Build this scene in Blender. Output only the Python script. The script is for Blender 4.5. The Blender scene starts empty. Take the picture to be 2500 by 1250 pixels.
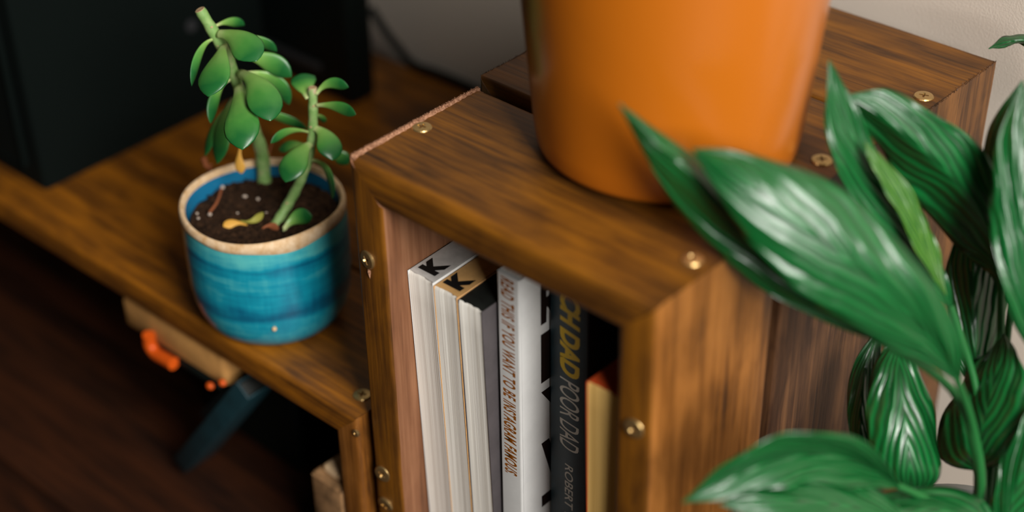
import bpy, bmesh, math, random
from mathutils import Matrix, Vector, noise

random.seed(7)
scene = bpy.context.scene
C = scene.collection

# ------------------------------------------------------------------ camera
CAM_R = [[0.743872, 0.66816, -0.014674], [-0.368683, 0.428575, 0.824861], [0.557429, -0.608182, 0.565144]]
CAM_C = Vector((0.46741, -0.40539, 0.36775))
FPX = 3987.6
cam_d = bpy.data.cameras.new('camera')
cam = bpy.data.objects.new('camera', cam_d)
C.objects.link(cam)
m = Matrix(CAM_R).transposed().to_4x4()
m.translation = CAM_C
cam.matrix_world = m
cam_d.sensor_width = 36
cam_d.lens = FPX / 2500 * 36
cam_d.clip_start = 0.01
cam_d.dof.use_dof = True
cam_d.dof.focus_distance = 0.764
cam_d.dof.aperture_fstop = 2.8
scene.camera = cam

# ------------------------------------------------------------------ world, light, exposure
world = bpy.data.worlds.new('room_light')
scene.world = world
world.use_nodes = True
bg = world.node_tree.nodes['Background']
bg.inputs[0].default_value = (1.0, 0.82, 0.58, 1)
bg.inputs[1].default_value = 0.032

wl = bpy.data.lights.new('window_light', 'AREA')
wl.shape = 'RECTANGLE'
wl.size = 0.55
wl.size_y = 1.1
wl.energy = 46
wl.color = (1.0, 0.97, 0.92)
wlo = bpy.data.objects.new('window_light', wl)
C.objects.link(wlo)
az, el, dist = math.radians(-24), math.radians(33), 1.6
ld = Vector((math.cos(az) * math.cos(el), math.sin(az) * math.cos(el), math.sin(el)))
wlo.location = ld * dist + Vector((0.05, 0.1, -0.05))
wlo.rotation_euler = ld.to_track_quat('Z', 'Y').to_euler()

vs = scene.view_settings
vs.view_transform = 'Standard'
vs.look = 'None'
vs.gamma = 1
vs.use_curve_mapping = False
vs.exposure = 0.0

# ------------------------------------------------------------------ helpers
WM = {}

def ray(x, y):
    q = ((x - 1250) / FPX, -(y - 625) / FPX, -1.0)
    return Vector([sum(CAM_R[i][j] * q[i] for i in range(3)) for j in range(3)])

def at(x, y, s):
    return CAM_C + ray(x, y) * s

def on(x, y, axis, val):
    v = ray(x, y)
    return CAM_C + v * ((val - CAM_C[axis]) / v[axis])

VIEW = Vector((-CAM_R[2][0], -CAM_R[2][1], -CAM_R[2][2]))

def lin(h):
    h = h.lstrip('#')
    r = []
    for i in (0, 2, 4):
        c = int(h[i:i + 2], 16) / 255
        r.append(c / 12.92 if c <= 0.04045 else ((c + 0.055) / 1.055) ** 2.4)
    return (*r, 1)

def tag(o, label, cat, group=None, kind=None):
    if label: o['label'] = label
    if cat: o['category'] = cat
    if group: o['group'] = group
    if kind: o['kind'] = kind
    return o

def attach(o, parent, world_m):
    o.parent = parent
    o.matrix_local = (WM[parent.name].inverted() @ world_m) if parent else world_m
    WM[o.name] = world_m

def thing(name, label, cat, loc, group=None):
    o = bpy.data.objects.new(name, None)
    C.objects.link(o)
    o.location = loc
    o.empty_display_size = 0.02
    WM[o.name] = Matrix.Translation(loc)
    return tag(o, label, cat, group)

def link_mesh(name, me, mat, parent=None, mw=None):
    o = bpy.data.objects.new(name, me)
    C.objects.link(o)
    if mat and not me.materials:
        me.materials.append(mat)
    attach(o, parent, mw or Matrix.Identity(4))
    return o

def finish(name, bm, mat, parent=None, mw=None, smooth=True, angle=40):
    bmesh.ops.recalc_face_normals(bm, faces=bm.faces[:])
    me = bpy.data.meshes.new(name)
    bm.to_mesh(me)
    bm.free()
    if smooth:
        me.polygons.foreach_set('use_smooth', [True] * len(me.polygons))
        try:
            me.set_sharp_from_angle(angle=math.radians(angle))
        except Exception:
            pass
    return link_mesh(name, me, mat, parent, mw)

def loft(bm, rings, cap=True, closed=True):
    vr = [[bm.verts.new(p) for p in r] for r in rings]
    n = len(vr[0])
    for a, b in zip(vr, vr[1:]):
        for i in range(n if closed else n - 1):
            j = (i + 1) % n
            bm.faces.new((a[i], a[j], b[j], b[i]))
    if cap:
        bm.faces.new(vr[0][::-1])
        bm.faces.new(vr[-1])
    return vr

def rrect(x0, x1, y0, y1, r, seg=3):
    pts = []
    for cx, cy, a0 in ((x1 - r, y1 - r, 0), (x0 + r, y1 - r, 90), (x0 + r, y0 + r, 180), (x1 - r, y0 + r, 270)):
        for k in range(seg + 1):
            a = math.radians(a0 + 90 * k / seg)
            pts.append((cx + r * math.cos(a), cy + r * math.sin(a)))
    return pts

def rbox(bm, lo, hi, r, seg=3):
    """box with rounded vertical edges and softened top and bottom"""
    e = min(r, 0.4 * (hi[2] - lo[2]), 0.0015 if r < 0.004 else r * 0.6)
    rings = []
    for z, ins in ((lo[2], e), (lo[2] + e * .3, e * .3), (lo[2] + e, 0), (hi[2] - e, 0), (hi[2] - e * .3, e * .3), (hi[2], e)):
        rings.append([(x, y, z) for x, y in rrect(lo[0] + ins, hi[0] - ins, lo[1] + ins, hi[1] - ins, max(r - ins * .5, 1e-4), seg)])
    loft(bm, rings)

def tube(bm, pts, radii, n=10, cap=True):
    pts = [Vector(p) for p in pts]
    rings = []
    up = Vector((0.3, 0.2, 1)).normalized()
    for i, p in enumerate(pts):
        t = (pts[min(i + 1, len(pts) - 1)] - pts[max(i - 1, 0)]).normalized()
        s = t.cross(up)
        if s.length < 1e-3: s = t.cross(Vector((1, 0, 0)))
        s.normalize()
        u = s.cross(t)
        r = radii[i] if isinstance(radii, (list, tuple)) else radii
        rings.append([p + (s * math.cos(2 * math.pi * k / n) + u * math.sin(2 * math.pi * k / n)) * r for k in range(n)])
    loft(bm, rings, cap)

def lathe(bm, prof, n=64, wob=None):
    rings = []
    for r, z in prof:
        rings.append([((r * (wob(2 * math.pi * k / n, z) if wob else 1)) * math.cos(2 * math.pi * k / n),
                       (r * (wob(2 * math.pi * k / n, z) if wob else 1)) * math.sin(2 * math.pi * k / n), z) for k in range(n)])
    return loft(bm, rings, cap=False)

def catmull(pts, n):
    """resample a polyline of equal-length tuples to n points"""
    out = []
    m_ = len(pts) - 1
    for k in range(n):
        t = k / (n - 1) * m_
        i = min(int(t), m_ - 1)
        f = t - i
        p0, p1, p2, p3 = pts[max(i - 1, 0)], pts[i], pts[i + 1], pts[min(i + 2, m_)]
        out.append(tuple(0.5 * ((2 * b) + (-a + c) * f + (2 * a - 5 * b + 4 * c - d) * f * f + (-a + 3 * b - 3 * c + d) * f ** 3)
                         for a, b, c, d in zip(p0, p1, p2, p3)))
    return out

# ------------------------------------------------------------------ materials
def new_mat(name, color=(.5, .5, .5, 1), rough=.5, spec=.5, metal=0.0):
    mt = bpy.data.materials.new(name)
    mt.use_nodes = True
    b = mt.node_tree.nodes['Principled BSDF']
    b.inputs['Base Color'].default_value = color
    b.inputs['Roughness'].default_value = rough
    b.inputs['Specular IOR Level'].default_value = spec
    b.inputs['Metallic'].default_value = metal
    return mt, mt.node_tree, b

def nd(nt, t, **kw):
    n = nt.nodes.new(t)
    for k, v in kw.items():
        setattr(n, k, v)
    return n

def ramp(nt, fac, stops):
    r = nd(nt, 'ShaderNodeValToRGB')
    e = r.color_ramp.elements
    while len(e) < len(stops): e.new(0.5)
    for el_, (p, c) in zip(e, stops):
        el_.position = p
        el_.color = c
    nt.links.new(fac, r.inputs[0])
    return r.outputs[0]

def coords(nt, scale, kind='Object', rnd=True):
    tc = nd(nt, 'ShaderNodeTexCoord')
    src = tc.outputs[kind]
    if rnd:
        oi = nd(nt, 'ShaderNodeObjectInfo')
        mu = nd(nt, 'ShaderNodeMath', operation='MULTIPLY')
        mu.inputs[1].default_value = 3.7
        nt.links.new(oi.outputs['Random'], mu.inputs[0])
        ad = nd(nt, 'ShaderNodeVectorMath', operation='ADD')
        nt.links.new(src, ad.inputs[0])
        nt.links.new(mu.outputs[0], ad.inputs[1])
        src = ad.outputs[0]
    mp = nd(nt, 'ShaderNodeMapping')
    mp.inputs['Scale'].default_value = scale
    nt.links.new(src, mp.inputs[0])
    return mp.outputs[0]

def noise_n(nt, vec, scale, detail=4, rough=.55, dist=0):
    n = nd(nt, 'ShaderNodeTexNoise')
    n.inputs['Scale'].default_value = scale
    n.inputs['Detail'].default_value = detail
    n.inputs['Roughness'].default_value = rough
    n.inputs['Distortion'].default_value = dist
    if vec is not None: nt.links.new(vec, n.inputs['Vector'])
    return n.outputs[0]

def madd(nt, a, fa, b, fb):
    x = nd(nt, 'ShaderNodeMath', operation='MULTIPLY')
    nt.links.new(a, x.inputs[0]); x.inputs[1].default_value = fa
    y = nd(nt, 'ShaderNodeMath', operation='MULTIPLY_ADD')
    nt.links.new(b, y.inputs[0]); y.inputs[1].default_value = fb
    nt.links.new(x.outputs[0], y.inputs[2])
    return y.outputs[0]

def bump(nt, bsdf, h, dist=.0005, strength=.5):
    b = nd(nt, 'ShaderNodeBump')
    b.inputs['Strength'].default_value = strength
    b.inputs['Distance'].default_value = dist
    nt.links.new(h, b.inputs['Height'])
    nt.links.new(b.outputs[0], bsdf.inputs['Normal'])

def wood(name, dark, mid, light, rough=.45, blotch=.5, spec=.4, tone=.82):
    dark, mid, light = [tuple(q * tone for q in c_[:3]) + (1,) for c_ in (dark, mid, light)]
    """stained pine: grain runs along the local X axis of each plank"""
    mt, nt, b = new_mat(name, rough=rough, spec=spec)
    fine = noise_n(nt, coords(nt, (14, 420, 420)), 1, 5, .6, .3)
    broad = noise_n(nt, coords(nt, (7, 95, 95)), 1, 3, .5, .6)
    blot = noise_n(nt, coords(nt, (22, 60, 60)), 1, 4, .55, .4)
    g = madd(nt, fine, .42, broad, .58 - blotch * .4)
    g = madd(nt, g, 1.0, blot, blotch)
    g2 = nd(nt, 'ShaderNodeMath', operation='DIVIDE')
    nt.links.new(g, g2.inputs[0]); g2.inputs[1].default_value = 1.0 + blotch * .6
    col = ramp(nt, g2.outputs[0], [(.34, dark), (.46, mid), (.60, light)])
    nt.links.new(col, b.inputs['Base Color'])
    bump(nt, b, fine, .0004, .55)
    return mt

M = {}
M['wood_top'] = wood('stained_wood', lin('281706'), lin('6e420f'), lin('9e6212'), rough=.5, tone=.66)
M['wood_side'] = wood('stained_wood_side', lin('341d0b'), lin('7c4b1a'), lin('a86c30'), rough=.42)
M['wood_dark'] = wood('stained_wood_dark', lin('1d110a'), lin('4a2f1d'), lin('7a5334'), rough=.55)
M['wood_rear'] = wood('stained_wood_rear', lin('1f130a'), lin('523319'), lin('8a5a2c'), rough=.5)
M['wood_bench'] = wood('stained_wood_bench', lin('291605'), lin('70420d'), lin('a86610'), rough=.5)
M['wood_floor'] = wood('floor_wood', lin('100603'), lin('2a1408'), lin('41200d'), rough=.5, blotch=.2)
M['wood_pink'] = wood('sanded_wood', lin('4a2c1a'), lin('7d5033'), lin('9a6a4a'), rough=.6, blotch=.2)

mt, nt, b = new_mat('raw_wood_edge', lin('a47458'), .8, .2)
v = coords(nt, (900, 900, 900))
nt.links.new(ramp(nt, noise_n(nt, v, 1, 3), [(.3, lin('6d4630')), (.7, lin('bd8e70'))]), b.inputs['Base Color'])
M['raw'] = mt

mt, nt, b = new_mat('wall_paint', lin('c8bdb0'), .85, .2)
v = coords(nt, (1, 1, 1), rnd=False)
h = noise_n(nt, v, 900, 3)
bump(nt, b, h, .0006, .35)
M['wall'] = mt

mt, nt, b = new_mat('terracotta_orange', lin('b05f0c'), .38, .45)
v = coords(nt, (1, 1, 1), rnd=False)
bump(nt, b, noise_n(nt, v, 60, 2), .0006, .15)
b.inputs['Coat Weight'].default_value = .8
b.inputs['Coat Roughness'].default_value = .22
M['orange'] = mt

# blue glaze: brushed horizontal bands, a darker throwing ring, pale breaks
mt, nt, b = new_mat('turquoise_glaze', lin('0b86a0'), .28, .5)
v1 = coords(nt, (30, 30, 300), rnd=False)
v2 = coords(nt, (60, 60, 45), rnd=False)
v3 = coords(nt, (450, 450, 50), rnd=False)
g = madd(nt, noise_n(nt, v1, 1, 4), .45, noise_n(nt, v2, 1, 4), .4)
g = madd(nt, g, 1, noise_n(nt, v3, 1, 3), .15)
sep = nd(nt, 'ShaderNodeSeparateXYZ')
tc = nd(nt, 'ShaderNodeTexCoord')
nt.links.new(tc.outputs['Object'], sep.inputs[0])
wob_n = nd(nt, 'ShaderNodeMath', operation='MULTIPLY_ADD')
nt.links.new(noise_n(nt, v2, 1, 2), wob_n.inputs[0]); wob_n.inputs[1].default_value = .004
nt.links.new(sep.outputs[2], wob_n.inputs[2])
band = ramp(nt, wob_n.outputs[0], [(0, (.45, .45, .45, 1)), (.019, (.55, .55, .55, 1)), (.0255, (.18, .18, .18, 1)), (.0295, (.5, .5, .5, 1)),
                                   (.047, (.52, .52, .52, 1)), (.051, (.36, .36, .36, 1)), (.0545, (.7, .7, .7, 1))])
g = madd(nt, g, .8, band, .75)
col = ramp(nt, g, [(.42, lin('022c46')), (.62, lin('04617f')), (.80, lin('0d8ba2')), (1.0, lin('55b3b4'))])
nt.links.new(col, b.inputs['Base Color'])
b.inputs['Coat Weight'].default_value = .5
b.inputs['Coat Roughness'].default_value = .2
M['glaze'] = mt
mt, nt, b = new_mat('deep_blue_glaze', lin('1a6a92'), .15, .6)
M['glaze_in'] = mt

mt, nt, b = new_mat('bare_stoneware', lin('d8b68c'), .7, .25)
v = coords(nt, (1, 1, 1), rnd=False)
nt.links.new(ramp(nt, noise_n(nt, v, 220, 3), [(.3, lin('c29b6c')), (.7, lin('dfc4a2'))]), b.inputs['Base Color'])
M['clay'] = mt

mt, nt, b = new_mat('potting_soil', lin('1c130c'), .95, .15)
v = coords(nt, (1, 1, 1), rnd=False)
nt.links.new(ramp(nt, noise_n(nt, v, 420, 5, .7), [(.35, lin('140c07')), (.6, lin('3a2617')), (.8, lin('5e4430'))]), b.inputs['Base Color'])
M['soil'] = mt
M['perlite'] = new_mat('perlite', lin('bfae9f'), .8, .2)[0]

def attr_leaf(name, stops, rough, spec, vein=None):
    mt, nt, b = new_mat(name, rough=rough, spec=spec)
    a = nd(nt, 'ShaderNodeAttribute')
    a.attribute_name = 'along'
    n_ = noise_n(nt, coords(nt, (70, 70, 70)), 1, 3)
    g = madd(nt, a.outputs['Fac'], 1, n_, .3)
    nt.links.new(ramp(nt, g, stops), b.inputs['Base Color'])
    return mt, nt, b

mt, nt, b = attr_leaf('succulent_leaf', [(.18, lin('bcc88a')), (.42, lin('7ea852')), (.80, lin('427f36')), (1.0, lin('1a5c2a'))], .34, .5)
b.inputs['Subsurface Weight'].default_value = .08
b.inputs['Subsurface Radius'].default_value = (.004, .006, .002)
b.inputs['Subsurface Scale'].default_value = .3
M['succ'] = mt
M['succ_stem'] = None
mt, nt, b = new_mat('succulent_stem', lin('7fa05a'), .5, .35)
v = coords(nt, (200, 200, 200))
nt.links.new(ramp(nt, noise_n(nt, v, 1, 3), [(.35, lin('6e9650')), (.6, lin('8aa868')), (.75, lin('b39a80'))]), b.inputs['Base Color'])
M['succ_stem'] = mt
M['dry'] = new_mat('dry_leaf', lin('c9963f'), .6, .3)[0]
M['dry_red'] = new_mat('dry_rusty_leaf', lin('8c5030'), .7, .3)[0]
M['stem_end'] = new_mat('cut_stem', lin('b79c78'), .8, .2)[0]

# peace lily: parallel side veins sweeping from the midrib
def lily(name, c_dark, c_mid, c_light, rough=.3):
    mt, nt, b = new_mat(name, rough=rough, spec=.45)
    uv = nd(nt, 'ShaderNodeUVMap')
    sp = nd(nt, 'ShaderNodeSeparateXYZ')
    nt.links.new(uv.outputs[0], sp.inputs[0])
    ab = nd(nt, 'ShaderNodeMath', operation='ABSOLUTE')
    nt.links.new(sp.outputs[0], ab.inputs[0])
    ph = madd(nt, ab.outputs[0], 1.0, sp.outputs[1], -1.35)
    nz = noise_n(nt, coords(nt, (30, 30, 30)), 1, 2)
    ph = madd(nt, ph, 1.0, nz, .45)
    mul = nd(nt, 'ShaderNodeMath', operation='MULTIPLY')
    nt.links.new(ph, mul.inputs[0]); mul.inputs[1].default_value = 30
    si = nd(nt, 'ShaderNodeMath', operation='SINE')
    nt.links.new(mul.outputs[0], si.inputs[0])
    h = madd(nt, si.outputs[0], .5, nz, .6)
    nt.links.new(ramp(nt, h, [(0, c_dark), (.35, c_mid), (.8, c_light)]), b.inputs['Base Color'])
    bump(nt, b, h, .0007, .5)
    for lk in list(b.inputs['Normal'].links): nt.links.new(lk.from_socket, b.inputs['Coat Normal'])
    b.inputs['Coat Weight'].default_value = .4
    b.inputs['Coat Roughness'].default_value = .24
    b.inputs['Subsurface Weight'].default_value = .05
    b.inputs['Subsurface Radius'].default_value = (.002, .004, .001)
    b.inputs['Subsurface Scale'].default_value = .3
    return mt
M['lily'] = lily('lily_leaf', lin('064019'), lin('075223'), lin('0c602a'))
M['lily_young'] = lily('lily_young_leaf', lin('174a16'), lin('2f6a1e'), lin('557f2a'), .35)
M['petiole'] = new_mat('lily_stalk', lin('1d5f2c'), .4, .4)[0]

# books
def pages(name, base, line):
    mt, nt, b = new_mat(name, rough=.85, spec=.2)
    f_ = noise_n(nt, coords(nt, (1900, 60, 8)), 1, 3, .6)
    f2 = noise_n(nt, coords(nt, (420, 30, 2)), 1, 2, .5)
    g = madd(nt, f_, .6, f2, .4)
    nt.links.new(ramp(nt, g, [(.36, line), (.52, base)]), b.inputs['Base Color'])
    bump(nt, b, f_, .0003, .4)
    return mt
M['pages'] = pages('white_pages', lin('f7f3ea'), lin('d9d2c6'))
M['pages_cream'] = pages('cream_pages', lin('dcb369'), lin('c39a55'))
def paper(name, c, rough=.5, spec=.35, var=.12):
    mt, nt, b = new_mat(name, c, rough, spec)
    n_ = noise_n(nt, coords(nt, (90, 90, 90)), 1, 5, .65)
    dk = tuple(x * (1 - var * 2) for x in c[:3]) + (1,)
    nt.links.new(ramp(nt, n_, [(.35, dk), (.6, c)]), b.inputs['Base Color'])
    return mt
M['edge_grey'] = paper('silver_edge', lin('c9c6c2'), .55, .4)
M['edge_gold'] = paper('gold_edge', lin('d2a468'), .5, .4)
M['edge_black'] = paper('black_edge', lin('1a1d1a'), .6, .35, .3)
M['edge_red'] = paper('red_edge', lin('b4431a'), .6, .3)
M['cover_white'] = paper('white_cover', lin('dcdcda'), .4, .4, .03)
M['cover_tan'] = paper('tan_cover', lin('cf9f68'), .5, .4)
M['cover_grey'] = paper('charcoal_cover', lin('4b4648'), .55, .4, .1)
M['cover_navy'] = paper('navy_cover', lin('0e2a33'), .4, .45, .25)
M['cover_black'] = paper('black_cover', lin('14100e'), .5, .4, .2)
M['ink'] = new_mat('black_ink', lin('0b0b0b'), .6, .3)[0]
M['ink_brown'] = new_mat('black_brown_ink', lin('1f1410'), .5, .3)[0]
M['foil'] = new_mat('copper_foil', lin('b0640f'), .38, .5, .4)[0]
M['yellow'] = new_mat('yellow_ink', lin('e0b820'), .5, .3)[0]
M['white_ink'] = new_mat('white_ink', lin('d8d2c6'), .5, .3)[0]

M['screw'] = new_mat('yellow_zinc', lin('c8a870'), .32, .5, .9)[0]
M['screw_dark'] = new_mat('screw_recess', lin('3a2c1a'), .5, .5, .8)[0]
mt, nt, b = new_mat('black_cloth', lin('030b09'), .85, .12)
w = nd(nt, 'ShaderNodeTexWave', wave_type='BANDS', bands_direction='Z')
w.inputs['Scale'].default_value = 260
nt.links.new(coords(nt, (1, 1, 1), rnd=False), w.inputs['Vector'])
bump(nt, b, w.outputs[1], .0004, .5)
M['black_cloth'] = mt
M['black_plastic'] = new_mat('black_plastic', lin('030b09'), .6, .2)[0]
M['grey_plastic'] = new_mat('dark_grey_plastic', lin('2a2b2d'), .5, .4)[0]
M['beige'] = paper('beige_card', lin('bd8a4e'), .8, .2)
M['orange_clip'] = new_mat('orange_plastic', lin('c8500e'), .45, .4)[0]
M['teal'] = paper('dark_teal_cover', lin('0e2f36'), .55, .4, .15)
M['block'] = paper('pale_wood_block', lin('9c7650'), .8, .2, .3)
M['planter'] = new_mat('grey_planter', lin('8a8a86'), .6, .3)[0]

# ------------------------------------------------------------------ setting
FLOOR_Z, BENCH_Z, WALL_Y = -0.285, -0.150, 0.281
CW, CD, CT = 0.170, 0.265, 0.019       # crate width, depth, board thickness

bm = bmesh.new()
bmesh.ops.create_cube(bm, size=1, matrix=Matrix.Translation((0.0, WALL_Y + .05, .45)) @ Matrix.Diagonal((3.2, .1, 1.7, 1)))
wall = finish('wall_back', bm, M['wall'], smooth=False)
tag(wall, 'off-white painted wall behind the wooden crate', None, kind='structure')

floor = bpy.data.objects.new('floor', None)
C.objects.link(floor)
WM['floor'] = Matrix.Identity(4)
tag(floor, 'dark reddish brown wooden floor under the shelf', None, kind='structure')
for k in range(9):
    y0 = WALL_Y - .115 * (k + 1)
    bm = bmesh.new()
    loft(bm, [[(x, y, z) for y, z in rrect(0, .1135, -.02, 0, .0012, 2)] for x in (0, .8, 1.6, 2.4)])
    finish('floor_board', bm, M['wood_floor'], floor, Matrix.Translation((-1.4, y0, FLOOR_Z)), angle=30)

# ------------------------------------------------------------------ planks and screws
def plank(parent, mat, origin, eL, eW, L, Wd, T, m0=0, m1=0, r=.0028, name='plank', jit=.00025, rend=.0006):
    """board: local x along the grain, y across, z up from the inner face (-T) to the outer face (0); m0/m1 mitre the ends"""
    eL, eW = Vector(eL), Vector(eW)
    eT = eL.cross(eW)
    mw = Matrix((eL, eW, eT)).transposed().to_4x4()
    mw.translation = Vector(origin)
    bm = bmesh.new()
    prof = []
    for a, bq in rrect(0, Wd, -T, 0, r, 4):
        prof.append((a, bq))
    # subdivide the long faces a little
    dense = []
    for i in range(len(prof)):
        a, bq = prof[i], prof[(i + 1) % len(prof)]
        dense.append(a)
        d = math.hypot(a[0] - bq[0], a[1] - bq[1])
        k = int(d / .012)
        for q in range(1, k):
            dense.append((a[0] + (bq[0] - a[0]) * q / k, a[1] + (bq[1] - a[1]) * q / k))
    n = max(6, int(L / .012))
    rings = []
    for i in range(n + 1):
        ring = []
        for a, z in dense:
            x0, x1 = m0 * -z, L - m1 * -z
            x = x0 + (x1 - x0) * i / n
            if i in (0, n): x += random.uniform(-rend, rend)
            q = noise.noise(Vector((x * 40, a * 60 + origin[0] * 31, z * 60 + origin[1] * 17)))
            ring.append((x, a + q * jit * (1 if a > Wd / 2 else -1), z + q * jit))
        rings.append(ring)
    loft(bm, rings)
    return finish(name, bm, mat, parent, mw, angle=35)

SCREW_ME = None
def screw_mesh():
    bm = bmesh.new()
    R_, n = .0043, 28
    outer = [bm.verts.new((R_ * math.cos(2 * math.pi * k / n), R_ * math.sin(2 * math.pi * k / n), .0007)) for k in range(n)]
    low = [bm.verts.new((1.1 * R_ * math.cos(2 * math.pi * k / n), 1.1 * R_ * math.sin(2 * math.pi * k / n), .0002)) for k in range(n)]
    foot = [bm.verts.new((1.05 * R_ * math.cos(2 * math.pi * k / n), 1.05 * R_ * math.sin(2 * math.pi * k / n), -.002)) for k in range(n)]
    a, l = .0005, .0022
    cr = [(l, -a), (l, a), (a, a), (a, l), (-a, l), (-a, a), (-l, a), (-l, -a), (-a, -a), (-a, -l), (a, -l), (a, -a)]
    top = [bm.verts.new((x, y, .0009)) for x, y in cr]
    bot = [bm.verts.new((x * .7, y * .7, -.0006)) for x, y in cr]
    edges = []
    for lp in (outer, top):
        for i in range(len(lp)):
            edges.append(bm.edges.new((lp[i], lp[(i + 1) % len(lp)])))
    bmesh.ops.triangle_fill(bm, use_beauty=True, edges=edges)
    for p, q in ((outer, low), (low, foot), (top, bot)):
        for i in range(len(p)):
            j = (i + 1) % len(p)
            bm.faces.new((p[i], p[j], q[j], q[i]))
    bf = bm.faces.new(bot)
    bmesh.ops.recalc_face_normals(bm, faces=bm.faces[:])
    me = bpy.data.meshes.new('screw')
    bm.to_mesh(me); bm.free()
    me.materials.append(M['screw'])
    return me

def screw(parent, pos, nrm, rot=0.3, tilt=(0, 0)):
    global SCREW_ME
    if SCREW_ME is None: SCREW_ME = screw_mesh()
    q = Vector(nrm).to_track_quat('Z', 'Y').to_matrix().to_4x4()
    mw = Matrix.Translation(pos) @ q @ Matrix.Rotation(tilt[0], 4, 'X') @ Matrix.Rotation(tilt[1], 4, 'Y') @ Matrix.Rotation(rot, 4, 'Z')
    o = bpy.data.objects.new('screw', SCREW_ME)
    C.objects.link(o)
    attach(o, parent, mw)
    return o

# ------------------------------------------------------------------ the crate
crate = thing('wooden_crate', 'brown stained wooden crate holding books with an orange pot on top', 'crate', (CW / 2, CD / 2, FLOOR_Z))
PW = .0845
ys = [(0, .0845, 0), (.0895, .0855, .0022), (.1790, .0860, .0)]
x_in = (0, -.005, -.001)
H = -FLOOR_Z
for k, (y0, w_, dz) in enumerate(ys):
    plank(crate, M['wood_top'], (x_in[k], y0, dz), (1, 0, 0), (0, 1, 0), CW - x_in[k], w_, CT, 1, 1, r=.004 if k == 0 else .0022, name='top_plank')
    # right side: local x down the board, outer face towards +x
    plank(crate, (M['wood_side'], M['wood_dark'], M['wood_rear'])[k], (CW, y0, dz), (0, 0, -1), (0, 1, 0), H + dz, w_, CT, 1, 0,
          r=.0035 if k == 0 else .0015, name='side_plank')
    # left side: outer face towards -x
    plank(crate, M['wood_pink'] if k == 0 else M['wood_dark'], (x_in[k], y0, dz - H - dz), (0, 0, 1), (0, 1, 0), H + dz, w_, CT, 0, 1, r=.002, name='side_plank')
    if k == 0:   # left board: dark stained front, sanded inside; right board: front in darker top wood
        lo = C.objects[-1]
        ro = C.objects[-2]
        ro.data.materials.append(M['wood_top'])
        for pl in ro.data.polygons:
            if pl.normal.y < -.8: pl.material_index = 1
        lo.data.materials.append(M['wood_top'])
        for pl in lo.data.polygons:
            if pl.normal.y < -.5 or pl.normal.z > .5: pl.material_index = 1
for y0, w_, dz in ys:
    plank(crate, M['wood_dark'], (CT + .0003, y0, -.2665), (1, 0, 0), (0, 1, 0), CW - 2 * CT - .0006, w_, .016, name='shelf_plank')
bm = bmesh.new()
bmesh.ops.create_cube(bm, size=1, matrix=Matrix.Translation((CW / 2, CD - .004, (-.0205 + FLOOR_Z) / 2)) @ Matrix.Diagonal((CW - 2 * CT - .0008, .006, H - .0215, 1)))
finish('back_panel', bm, M['wood_dark'], crate, smooth=False)
# rough sawn end along the left top edge, with fibres standing up
bm = bmesh.new()
rings = []
for i in range(60):
    y = .001 + (.0835 - .001) * i / 59
    wd = .0021 - .0009 * i / 59
    j = lambda s: random.uniform(-s, s)
    rings.append([(-.0006 + j(.0003), y, -.0008), (-.0007 + j(.0003), y, .0004 + j(.0003)), (.0002 + j(.0003), y, .0010 + j(.0004)),
                  (wd + j(.0005), y, .0004 + j(.0002)), (wd, y, -.0008)])
loft(bm, rings)
finish('raw_edge', bm, M['raw'], crate, angle=20)

def fringe(p0, p1, n, ln, spread, mat, up=(0, 0, 1)):
    bm = bmesh.new()
    p0, p1 = Vector(p0), Vector(p1)
    for _ in range(n):
        p = p0.lerp(p1, random.random()) + Vector((random.uniform(-spread, spread), random.uniform(-spread, spread), 0))
        d = (Vector(up) + Vector((random.uniform(-.9, .9), random.uniform(-.9, .9), random.uniform(-.5, .5)))).normalized() * ln * random.uniform(.35, 1)
        s = d.cross(Vector((random.random(), random.random(), random.random()))).normalized() * random.uniform(.00008, .0002)
        t = d.cross(s).normalized() * s.length
        vs_ = [bm.verts.new(q) for q in (p - s - t, p + s - t, p + t, p + d)]
        for f in ((0, 1, 3), (1, 2, 3), (2, 0, 3), (0, 2, 1)):
            bm.faces.new([vs_[i] for i in f])
    o = finish('splinter_fringe', bm, mat, crate, smooth=False)
    o['kind'] = 'stuff'
    return o
fringe((-.0003, .002, .0006), (-.0003, .084, .0006), 700, .0012, .0005, M['raw'], (-.5, 0, 1))
fringe((-.005, .0905, .0018), (-.005, .174, .0018), 260, .0014, .0004, M['wood_dark'], (-.6, 0, .8))
fringe((CW - .0002, .181, -.0004), (CW - .0002, .264, -.0004), 420, .0014, .0006, M['wood_dark'], (.3, 0, 1))

# screws where the photograph shows them
screw(crate, on(1030, 312, 2, -.0002), (0, 0, 1), .2)
screw(crate, on(1690, 634, 2, .0), (0, 0, 1), .9)
screw(crate, on(2255, 236, 2, .0), (0, 0, 1), .35)
screw(crate, on(2006, 392, 2, .0022), (0, 0, 1), .7)
screw(crate, on(897, 634, 1, -.0002), (0, -1, 0), .5, (0, -.12))
screw(crate, on(935, 1157, 1, -.0002), (0, -1, 0), 1.1, (0, .18))
screw(crate, on(942, 1232, 1, -.0002), (0, -1, 0), .2, (.2, .1))
screw(crate, on(1548, 1046, 1, -.0002), (0, -1, 0), .8, (0, .12))
# torn chip of pale wood under the upper left screw
bm = bmesh.new()
p = on(902, 668, 1, -.0004)
vs_ = [bm.verts.new(p + Vector(q)) for q in ((-.0009, 0, .0022), (.0011, 0, .0020), (.0002, 0, -.0030), (.0001, -.0010, .0012), (0, .0006, 0))]
for f in ((0, 1, 3), (1, 2, 3), (2, 0, 3), (0, 4, 1), (1, 4, 2), (2, 4, 0)):
    bm.faces.new([vs_[i] for i in f])
finish('wood_chip', bm, M['raw'], crate, smooth=False)

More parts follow.
